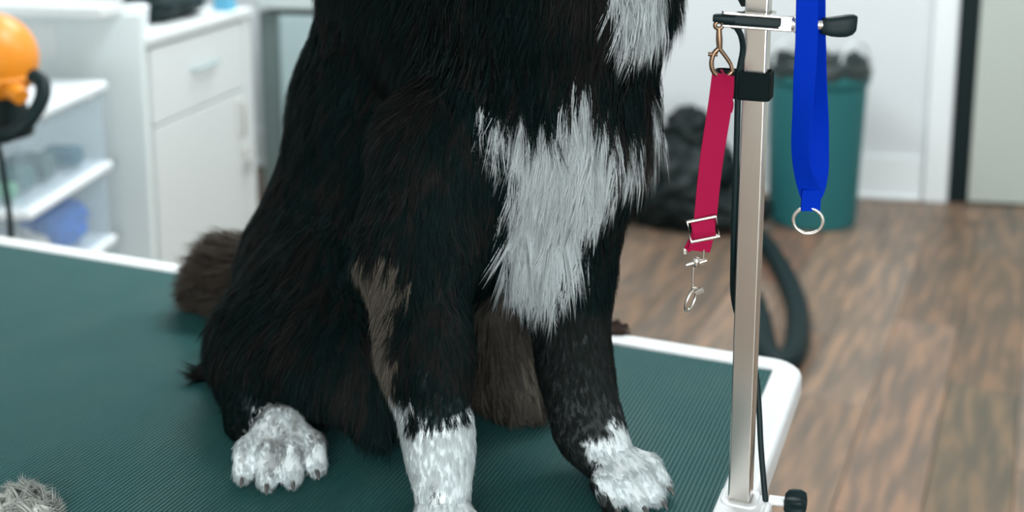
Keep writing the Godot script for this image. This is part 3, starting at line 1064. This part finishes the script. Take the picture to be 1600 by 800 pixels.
	for q in [[1150, 42, 0.916], [1158, 56, 0.918], [1161, 78, 0.922], [1155, 112, 0.924], [1153, 150, 0.926], [1151, 230, 0.926], [1148, 320, 0.928], [1146, 400, 0.935], [1147, 470, 0.955], [1165, 530, 0.965], [1181, 585, 0.962], [1186, 640, 0.952], [1189, 700, 0.942], [1194, 760, 0.930], [1200, 830, 0.915], [1204, 900, 0.91]]:
		pts.append(at(q[0], q[1], q[2] - 0.014))
	var cd := thing("power_cord", "thin black cord running down beside the steel post", "cord")
	part("cable", MB.new().tube(smooth(pts, 5), 0.0026, 10), M.rubber, cd)
	part("cord_clip", MB.new().rbox(at(1152, 36, 0.897), Vector3(0.012, 0.010, 0.008), 0.003, Basis(Vector3.UP, deg_to_rad(YAW))), M.rubber, cd)


# ---------------------------------------------------------------- hanging straps
func snap_hook(top: Vector3, bottom: Vector3, r: float, m: Material, parent: Node3D, open_side := 1.0) -> void:
	var dir := (bottom - top).normalized()
	var right := Vector3(1, 0, 0).rotated(Vector3.UP, deg_to_rad(YAW))
	right = (right - dir * right.dot(dir)).normalized() * open_side
	var ln := top.distance_to(bottom)
	# eye, shank and hooked end in one casting
	var eye := []
	for k in 12:
		var q := TAU * k / 12
		eye.append(top + dir * (ln * 0.06 - cos(q) * ln * 0.06) + right * sin(q) * ln * 0.07)
	var h := part("snap_hook", MB.new().tube(eye, r * 0.8, 8, true), m, parent)
	part("shank", MB.new().tube([top + dir * ln * 0.12, top + dir * ln * 0.3, top + dir * ln * 0.48], [r, r * 1.3, r * 1.1], 10), m, h)
	var hook := []
	for q in [[0.46, 0.0], [0.55, -0.10], [0.70, -0.15], [0.86, -0.13], [0.97, -0.02], [0.98, 0.10], [0.90, 0.20]]:
		hook.append(top + dir * ln * q[0] + right * ln * q[1])
	part("hook", MB.new().tube(smooth(hook, 4), r * 0.95, 8), m, h)
	part("gate", MB.new().tube(smooth([top + dir * ln * 0.48, top + dir * ln * 0.62 + right * ln * 0.10, top + dir * ln * 0.78 + right * ln * 0.19, top + dir * ln * 0.90 + right * ln * 0.205], 4), r * 0.8, 8), m, h)
	part("thumb_stud", MB.new().tube([top + dir * ln * 0.58 - right * ln * 0.04, top + dir * ln * 0.56 - right * ln * 0.2], [r * 0.7, r * 0.9], 8), m, h)

func straps() -> void:
	var sx := Vector3(1, 0, 0).rotated(Vector3.UP, deg_to_rad(YAW))
	var toward := Vector3(0, 0, 1).rotated(Vector3.UP, deg_to_rad(YAW))
	var z := 0.889
	# red strap with slide buckle and two snap hooks
	var t := thing("red_strap", "red webbing grooming strap with slide buckle hanging from the chrome crossbar", "strap")
	snap_hook(at(1123, 34, z), at(1126, 122, z), 0.0021, M.bronze, t)
	var pts := []
	var wide := []
	for q in [[1130, 116, -0.004, 0.75], [1127, 150, -0.002, 0.35], [1121, 190, 0.0, 0.12], [1113, 240, 0.0, 0.0], [1107, 290, 0.0, -0.05], [1102, 340, 0.0, -0.1], [1096, 376, 0.0, -0.1], [1092, 392, 0.001, -0.1]]:
		pts.append(at(q[0], q[1], z + q[2]))
		wide.append((sx + Vector3.UP * 0.16 + toward * q[3]).normalized())
	part("webbing", MB.new().band(smooth(pts, 5), smooth(wide, 5), 0.0190, 0.0017), M.red, t)
	var fold := [at(1129, 112, z), at(1134, 130, z + 0.002), at(1139, 158, z + 0.006), at(1136, 172, z + 0.007)]
	part("webbing_fold", MB.new().band(smooth(fold, 4), smooth([toward, toward, toward + sx * 0.4, toward + sx * 0.6], 4), 0.012, 0.0016), M.red, t)
	var bc := at(1099, 358, z - 0.003)
	var bx := (sx * 1.0 + Vector3.UP * 0.21).normalized()
	var by := (Vector3.UP - bx * bx.dot(Vector3.UP)).normalized()
	var bk := MB.new()
	var hw := 0.0118
	var hh := 0.0085
	bk.tube([bc - bx * hw + by * hh, bc + bx * hw + by * hh, bc + bx * hw - by * hh, bc - bx * hw - by * hh], 0.0016, 10, true)
	bk.tube([bc - bx * hw + by * hh, bc + bx * hw + by * hh], 0.0017, 10)
	bk.tube([bc - bx * hw - by * hh, bc + bx * hw - by * hh], 0.0017, 10)
	var bo := part("slide_buckle", bk, M.nickel, t)
	part("webbing_turn", MB.new().band([bc + by * 0.0065 - toward * 0.001, bc + by * 0.003 + toward * 0.002, bc - by * 0.003 + toward * 0.002, bc - by * 0.0065 - toward * 0.001], [bx, bx, bx, bx], 0.0185, 0.0017), M.red, t)
	var tail := [at(1088, 362, z + 0.003), at(1080, 378, z + 0.004), at(1073, 392, z + 0.004)]
	part("webbing_end", MB.new().band(smooth(tail, 3), [bx, bx, bx, bx, bx, bx, bx], 0.006, 0.0017), M.red, t)
	part("end_tip", MB.new().rbox(at(1070, 393, z + 0.003), Vector3(0.0035, 0.0055, 0.003), 0.0012, Basis(Vector3.UP, deg_to_rad(YAW))), M.nickel, t)
	# swivel and lower snap
	part("swivel_bar", MB.new().tube([at(1072, 414, z), at(1082, 411, z), at(1094, 410, z), at(1104, 407, z)], [0.0018, 0.0022, 0.0022, 0.0018], 10), M.nickel, t)
	part("swivel_collar", MB.new().lathe([Vector2(0, 0.004), Vector2(0.003, 0.003), Vector2(0.0034, 0), Vector2(0.0026, -0.004), Vector2(0, -0.005)], at(1088, 409, z), 14), M.nickel, t)
	part("swivel_stem", MB.new().tube([at(1100, 390, z), at(1099, 408, z)], 0.0008, 8), M.nickel, t)
	part("swivel_stem", MB.new().tube([at(1084, 412, z), at(1082, 455, z)], 0.0010, 8), M.nickel, t)
	var loop := []
	for k in 20:
		var q := TAU * k / 20
		loop.append(at(1080, 468, z) + (sx * 0.62 * cos(q) - toward * 0.75 * cos(q)) * 0.0075 + (Vector3.UP * sin(q) + sx * 0.25 * sin(q)) * 0.0095)
	part("snap_hook", MB.new().tube(loop, 0.0015, 8, true), M.nickel, t)
	part("thumb_stud", MB.new().tube([at(1087, 458, z - 0.002), at(1098, 452, z - 0.003)], [0.0016, 0.0024], 10), M.nickel, t)

	# blue strap doubled over the crossbar, steel ring at its end
	var b := thing("blue_strap", "bright blue webbing loop with metal ring hanging beside the steel post", "strap")
	var zb := 0.882
	var lp := []
	var lw := []
	for q in [[1270, -132, 0.2], [1265, -112, 0.1], [1262, -40, 0.0], [1261, 20, 0.1], [1260, 70, 0.2], [1257, 120, 0.5], [1254, 170, 0.9], [1251, 220, 1.1], [1252, 250, 1.1], [1257, 276, 0.8], [1264, 296, 0.35], [1267, 304, 0.2]]:
		lp.append(at(q[0], q[1], zb - 0.006 + 0.006 * smoothstep(250, 304, q[1])))
		lw.append((sx + toward * q[2]).normalized())
	part("front_webbing", MB.new().band(smooth(lp, 5), smooth(lw, 5), 0.0172, 0.0016), M.blue, b)
	lp = []
	lw = []
	for q in [[1270, -133, 0.2], [1274, -112, 0.5], [1275, -40, 1.0], [1275, 20, 1.1], [1276, 80, 1.1], [1277, 140, 0.9], [1278, 190, 0.5], [1278, 230, 0.25], [1278, 262, 0.1], [1274, 288, 0.1], [1268, 304, 0.15]]:
		lp.append(at(q[0], q[1], zb + 0.009 - 0.008 * smoothstep(250, 304, q[1])))
		lw.append((sx + toward * q[2]).normalized())
	part("back_webbing", MB.new().band(smooth(lp, 5), smooth(lw, 5), 0.0172, 0.0016), M.blue, b)
	lp = [at(1268, 296, zb - 0.001), at(1267, 312, zb), at(1266, 329, zb)]
	part("sewn_end", MB.new().band(lp, [sx, sx, sx], 0.0156, 0.0042), M.blue, b)
	var rg := []
	for k in 32:
		var q := TAU * k / 32
		rg.append(at(1262.5, 345, zb) + (sx * cos(q) * 1.05 + Vector3.UP * sin(q) + toward * 0.25 * cos(q)) * 0.0108)
	part("ring", MB.new().tube(rg, 0.0014, 10, true), M.nickel, b)


# ---------------------------------------------------------------- things by the back wall
func lump(r: float, squash: Vector3, seed_: int, amp: float, freq: float, rows_ := 40, cols := 64) -> MB:
	var f := FastNoiseLite.new()
	f.seed = seed_
	f.noise_type = FastNoiseLite.TYPE_SIMPLEX_SMOOTH
	f.fractal_type = FastNoiseLite.FRACTAL_RIDGED
	f.fractal_octaves = 3
	f.frequency = freq
	var rows := []
	for a in rows_ + 1:
		var ring := []
		for k in cols:
			var th := PI * a / rows_
			var q := TAU * k / cols
			var d := Vector3(cos(q) * sin(th), cos(th), sin(q) * sin(th))
			var p := d * (r * (1.0 + amp * f.get_noise_3dv(d * 10.0))) * squash
			p.y = maxf(p.y, -r * squash.y * 0.8)
			ring.append(p)
		rows.append(ring)
	return MB.new().grid(rows, false, true)

func back_of_room() -> void:
	# waste bin with a liner folded over its rim
	var bp := on_plane(1268, 343, 0.0)
	var t := thing("waste_bin", "round teal plastic waste bin with a liner, against the white wall", "waste bin", bp)
	part("bin_body", MB.new().lathe([Vector2(0, 0.002), Vector2(0.165, 0.002), Vector2(0.172, 0.010), Vector2(0.190, 0.56), Vector2(0.191, 0.575), Vector2(0.199, 0.580), Vector2(0.203, 0.590), Vector2(0.203, 0.625), Vector2(0.199, 0.632), Vector2(0.192, 0.630), Vector2(0.186, 0.60), Vector2(0.170, 0.05), Vector2(0, 0.04)], Vector3.ZERO, 48), M.can, t)
	var rows := []
	for q in [[0.197, 0.600], [0.207, 0.618], [0.206, 0.650], [0.200, 0.672], [0.188, 0.668], [0.176, 0.60], [0.168, 0.42], [0.0, 0.40]]:
		var ring := []
		for k in 64:
			var a := TAU * k / 64
			var wv := 0.010 * sin(a * 7.0) + 0.006 * sin(a * 17.0 + 1.0)
			ring.append(Vector3(cos(a) * q[0], q[1] + (wv if q[0] > 0.17 else 0.0), sin(a) * q[0]))
		rows.append(ring)
	part("liner", MB.new().grid(rows, false, true), M.can_bag, t)
	for k in 2:
		var h := []
		for q in 13:
			var s := -1.0 if k == 0 else 1.0
			var a := PI * q / 12.0
			h.append(Vector3(s * 0.13 + cos(a) * 0.055, 0.655 + sin(a) * 0.10, 0.13 - 0.02 * sin(a)))
		part("bag_handle", MB.new().band(h, h.map(func(_p): return Vector3(0.2, 0.1, 1)), 0.035, 0.002), mat(lin(0.70, 0.74, 0.73), 0.5), t)

	# black sack slumped on the floor
	var sp := on_plane(1062, 345, 0.0)
	var s := thing("black_sack", "crumpled black plastic sack slumped on the floor beside the waste bin", "sack", sp + Vector3(0, 0.155, 0))
	part("sack_body", lump(0.225, Vector3(1.12, 0.86, 0.85), 8, 0.22, 0.13, 60, 90), M.sack, s)
	part("sack_neck", lump(0.10, Vector3(1.0, 1.1, 0.9), 3, 0.35, 0.16), M.sack, s).position = Vector3(0.03, 0.19, 0.0)
	part("sack_fold", lump(0.12, Vector3(1.5, 0.7, 0.9), 5, 0.30, 0.14), M.sack, s).position = Vector3(0.15, -0.06, 0.08)

	# dryer hose lying on the floor
	var pts := []
	for q in [[1186, 372], [1202, 390], [1226, 430], [1244, 475], [1247, 520], [1238, 556], [1215, 566], [1196, 545], [1188, 505], [1178, 470]]:
		pts.append(on_plane(q[0], q[1], 0.034))
	var path := smooth(pts, 16)
	var rad := []
	for i in path.size(): rad.append(0.036 if i % 2 == 0 else 0.034)
	var h := thing("dryer_hose", "thick black ribbed dryer hose curled on the plank floor", "hose")
	part("hose_tube", MB.new().tube(path, rad, 16), M.rubber, h)


# ---------------------------------------------------------------- cabinets, cart and what stands on them
func cabinets() -> void:
	var fx := -1.707
	# tall white end unit
	var e := thing("end_panel_unit", "pale grey end panel with a white top beside the drawer cabinet", "shelf unit", Vector3(-2.05, 0, -3.02))
	part("side_panel", MB.new().rbox(Vector3(0, 0.495, 0.0), Vector3(0.69, 0.99, 0.03), 0.003), M.end_board, e)
	part("top_board", MB.new().rbox(Vector3(-0.03, 1.005, 0.056), Vector3(0.64, 0.03, 0.14), 0.004), M.white_board, e)
	part("paper_sheet", MB.new().cbox(Vector3(0.02, 0.90, 0.0165), Vector3(0.11, 0.10, 0.002), 0.0004), mat(lin(0.75, 0.78, 0.77), 0.8), e)

	# drawer cabinet facing the room
	var c := thing("drawer_cabinet", "white cabinet with one drawer above a door with a key in it", "cabinet", Vector3(fx, 0, -3.41))
	part("body", MB.new().rbox(Vector3(-0.335, 0.475, 0), Vector3(0.63, 0.83, 0.74), 0.003), M.white_board, c)
	part("plinth", MB.new().rbox(Vector3(-0.36, 0.03, 0), Vector3(0.58, 0.06, 0.72), 0.003), M.end_board, c)
	part("top_board", MB.new().rbox(Vector3(-0.32, 0.905, 0), Vector3(0.66, 0.03, 0.75), 0.005), M.white_board, c)
	var dr := part("drawer", MB.new().rbox(Vector3(-0.009, 0.760, 0.03), Vector3(0.02, 0.236, 0.64), 0.004), M.white_board, c)
	part("handle", MB.new().tube([Vector3(0.0, 0.775, 0.10), Vector3(0.022, 0.775, 0.10), Vector3(0.022, 0.775, -0.06), Vector3(0.0, 0.775, -0.06)], 0.006, 10), M.grey_metal, dr)
	var dl := part("door", MB.new().rbox(Vector3(-0.009, 0.35, 0.03), Vector3(0.02, 0.572, 0.64), 0.004), M.white_board, c)
	part("handle", MB.new().tube([Vector3(0.0, 0.60, -0.23), Vector3(0.022, 0.60, -0.23), Vector3(0.022, 0.48, -0.23), Vector3(0.0, 0.48, -0.23)], 0.005, 10), M.nickel, dl)
	part("lock", MB.new().lathe([Vector2(0, 0), Vector2(0.011, 0), Vector2(0.011, 0.008), Vector2(0, 0.009)], Vector3(0.002, 0.42, -0.26), 16, Basis(Vector3.BACK, -PI / 2)), M.nickel, dl)
	part("end_post", MB.new().rbox(Vector3(-0.012, 0.475, -0.335), Vector3(0.02, 0.83, 0.07), 0.003), M.white_board, c)
	var k := thing("key_ring", "small bunch of keys hanging from the white cabinet door", "keys", Vector3(fx + 0.022, 0.415, -3.67))
	var rg := []
	for q in 20:
		var a := TAU * q / 20
		rg.append(Vector3(0.001, -0.016 + cos(a) * 0.016, sin(a) * 0.016))
	part("ring", MB.new().tube(rg, 0.0015, 8, true), M.nickel, k)
	for q in 3:
		part("key", MB.new().rbox(Vector3(0.004 * (q - 1), -0.055, 0.012 * (q - 1)), Vector3(0.003, 0.055, 0.014), 0.0012, Basis(Vector3.RIGHT, 0.25 * (q - 1))), M.nickel, k)

	# things on the cabinet
	var bag := thing("black_bag", "soft black bag lying on the white drawer cabinet", "bag", Vector3(fx - 0.16, 0.92, -3.44))
	part("bag_body", lump(0.10, Vector3(1.0, 0.55, 2.1), 17, 0.16, 0.1).rbox(Vector3(0, 0.05, 0.0), Vector3(0.12, 0.05, 0.30), 0.02), M.rubber, bag).position.y = 0.045
	part("bag_handle", MB.new().tube(smooth([Vector3(0, 0.08, 0.10), Vector3(0.01, 0.15, 0.05), Vector3(0.01, 0.15, -0.05), Vector3(0, 0.08, -0.10)], 5), 0.010, 10), M.rubber, bag)
	var cup := thing("white_cup", "small white plastic cup on the drawer cabinet beside the bag", "cup", Vector3(fx - 0.08, 0.92, -3.13))
	part("cup_body", MB.new().lathe([Vector2(0, 0), Vector2(0.030, 0), Vector2(0.033, 0.004), Vector2(0.038, 0.075), Vector2(0.036, 0.076), Vector2(0.031, 0.01), Vector2(0, 0.008)], Vector3.ZERO, 28), M.cart_white, cup)
	part("cup_lid", MB.new().lathe([Vector2(0, 0.084), Vector2(0.033, 0.082), Vector2(0.040, 0.077), Vector2(0.040, 0.072)], Vector3.ZERO, 28), M.cart_white, cup)
	var bx := thing("blue_box", "small light blue carton on the drawer cabinet", "box", Vector3(fx - 0.05, 0.92, -3.68))
	part("carton", MB.new().rbox(Vector3(0, 0.035, 0), Vector3(0.06, 0.07, 0.06), 0.003), mat(lin(0.12, 0.42, 0.62), 0.5), bx)
	part("carton_lid", MB.new().rbox(Vector3(0, 0.072, 0), Vector3(0.062, 0.006, 0.062), 0.002), mat(lin(0.55, 0.70, 0.78), 0.5), bx)

	# grey appliance by the back wall
	var a := thing("grey_appliance", "grey front-panelled appliance with a pale top against the back wall", "appliance", Vector3(-1.56, 0, -4.60))
	part("door_panel", MB.new().rbox(Vector3(0.04, 0.43, 0.335), Vector3(0.56, 0.80, 0.03), 0.006), M.grey_metal, a)
	part("case", MB.new().rbox(Vector3(0, 0.43, 0), Vector3(0.68, 0.82, 0.64), 0.006), mat(lin(0.13, 0.175, 0.17), 0.5), a)
	part("gap_strip", MB.new().rbox(Vector3(0.04, 0.845, 0.31), Vector3(0.56, 0.024, 0.03), 0.003), M.dark, a)
	part("top_panel", MB.new().rbox(Vector3(0, 0.93, 0.01), Vector3(0.68, 0.15, 0.68), 0.008), mat(lin(0.50, 0.57, 0.56), 0.5), a)

	# drawer cart of milky plastic
	var t := thing("drawer_cart", "milky plastic drawer cart with white rims beside the end panel", "drawer cart", Vector3(-1.95, 0, -2.62), 8.0)
	var W := 0.44
	var D := 0.50
	part("lid", MB.new().rbox(Vector3(0, 0.797, 0), Vector3(W + 0.02, 0.028, D + 0.02), 0.010), M.cart_white, t)
	for s in [[-1, -1], [-1, 1], [1, -1], [1, 1]]:
		part("corner_post", MB.new().rbox(Vector3(s[0] * (W / 2 - 0.012), 0.42, s[1] * (D / 2 - 0.012)), Vector3(0.024, 0.74, 0.024), 0.008), M.milky, t)
	for i in 3:
		var y0 := 0.565 - i * 0.222
		var d := part("drawer", MB.new().rbox(Vector3(W / 2 - 0.006, y0 + 0.112, 0), Vector3(0.006, 0.196, D - 0.05), 0.002), M.milky, t)
		part("drawer_side", MB.new().rbox(Vector3(0, y0 + 0.10, D / 2 - 0.03), Vector3(W - 0.03, 0.17, 0.004), 0.0015), M.milky, d)
		part("drawer_side", MB.new().rbox(Vector3(0, y0 + 0.10, -D / 2 + 0.03), Vector3(W - 0.03, 0.17, 0.004), 0.0015), M.milky, d)
		part("drawer_base", MB.new().rbox(Vector3(0, y0 + 0.02, 0), Vector3(W - 0.03, 0.004, D - 0.05), 0.0015), M.milky, d)
		part("rim", MB.new().rbox(Vector3(0.006, y0 - 0.002, 0), Vector3(W + 0.014, 0.026, D + 0.006), 0.009), M.cart_white, t)
	for s in [[-1, -1], [-1, 1], [1, -1], [1, 1]]:
		part("caster", MB.new().lathe([Vector2(0, -0.009), Vector2(0.022, -0.009), Vector2(0.026, -0.005), Vector2(0.026, 0.005), Vector2(0.022, 0.009), Vector2(0, 0.009)], Vector3(s[0] * 0.18, 0.026, s[1] * 0.2), 20, Basis(Vector3.RIGHT, PI / 2)), M.rubber, t)
	part("bottom_panel", MB.new().rbox(Vector3(0, 0.075, 0), Vector3(W, 0.05, D), 0.01), M.cart_white, t)

	# contents seen through the drawers
	var G := t.transform
	var spots := [[Vector3(0.10, 0.588, 0.105), 0.034, 0.13, lin(0.05, 0.16, 0.15), "dark teal bottle"], [Vector3(0.10, 0.588, 0.0), 0.036, 0.14, lin(0.06, 0.13, 0.12), "dark green-grey bottle"], [Vector3(0.13, 0.588, -0.13), 0.030, 0.12, lin(0.02, 0.12, 0.17), "deep blue bottle"], [Vector3(0.13, 0.588, 0.19), 0.022, 0.07, lin(0.16, 0.42, 0.25), "small light green bottle"]]
	for s in spots:
		var b := thing("bottle", s[4] + " lying in the top drawer of the plastic cart", "bottle", G * s[0] + Vector3(0, s[1], 0), 8.0, "bottles in the cart")
		var R: float = s[1]
		var H: float = s[2]
		var bs := Basis(Vector3.BACK, PI / 2)
		part("bottle_body", MB.new().lathe([Vector2(0, -H / 2), Vector2(R * 0.9, -H / 2), Vector2(R, -H / 2 + 0.006), Vector2(R, H * 0.2), Vector2(R * 0.45, H * 0.38), Vector2(R * 0.42, H * 0.42), Vector2(0, H * 0.42)], Vector3.ZERO, 24, bs), mat(s[3], 0.4), b)
		part("cap", MB.new().lathe([Vector2(0, H * 0.41), Vector2(R * 0.5, H * 0.41), Vector2(R * 0.5, H * 0.56), Vector2(0, H * 0.57)], Vector3.ZERO, 20, bs), M.cart_white, b)
	var cl := thing("blue_cloth", "crumpled bright blue cloth in the second drawer of the plastic cart", "cloth", G * Vector3(0.12, 0.432, -0.10))
	part("cloth_fold", lump(0.07, Vector3(1.1, 0.9, 1.2), 31, 0.25, 0.12), mat(lin(0.01, 0.16, 0.62), 0.8), cl)
	var cw := thing("white_cloth", "crumpled pale cloth beside the blue cloth in the plastic cart", "cloth", G * Vector3(0.12, 0.42, 0.10))
	part("cloth_fold", lump(0.06, Vector3(1.1, 0.8, 1.1), 33, 0.25, 0.12), mat(lin(0.55, 0.55, 0.53), 0.8), cw)

	# orange blower standing on the cart
	var o := thing("orange_dryer", "round orange pet dryer standing on the plastic drawer cart", "dryer", at(-12, 92, 2.50))
	var R := 0.098
	var prof := []
	for q in 25:
		var aa := PI * q / 24.0
		prof.append(Vector2(sin(aa) * R, -cos(aa) * R * 1.06))
	part("housing", MB.new().lathe(prof, Vector3.ZERO, 40), M.orange, o)
	part("seam_ring", MB.new().lathe([Vector2(R - 0.002, -0.04), Vector2(R * 0.945, -0.036), Vector2(R * 0.955, -0.030), Vector2(R * 0.94, -0.026)], Vector3.ZERO, 40), M.orange, o)
	var drop := o.position.y - 0.811
	part("foot_ring", MB.new().lathe([Vector2(0.0, -drop), Vector2(0.075, -drop), Vector2(0.078, -drop + 0.008), Vector2(0.060, -0.085), Vector2(0.055, -0.08)], Vector3.ZERO, 32), M.dark, o)
	part("nozzle", MB.new().tube([at(20, 140, 2.45) - o.position, at(34, 152, 2.43) - o.position], [0.022, 0.018], 16), M.orange, o).rotation_degrees.y = 0.0
	var hp := []
	for q in [[52, 118, 2.40], [66, 130, 2.38], [66, 152, 2.36], [54, 176, 2.34], [34, 198, 2.32], [8, 212, 2.31], [-25, 214, 2.32], [-60, 195, 2.36]]:
		hp.append(at(q[0], q[1], q[2]))
	var hz := thing("black_hose", "curved black hose beneath the round orange dryer", "hose")
	part("hose_tube", MB.new().tube(smooth(hp, 6), 0.0165, 14), M.rubber, hz)
	var lc := thing("power_cord", "thin black cord hanging from the curved hose in front of the cart", "cord")
	part("cable", MB.new().tube(smooth([at(-8, 212, 2.31), at(2, 250, 2.31), at(8, 290, 2.31), at(14, 330, 2.31), at(17, 375, 2.31), at(17, 430, 2.31)], 5), 0.006, 8), M.rubber, lc)
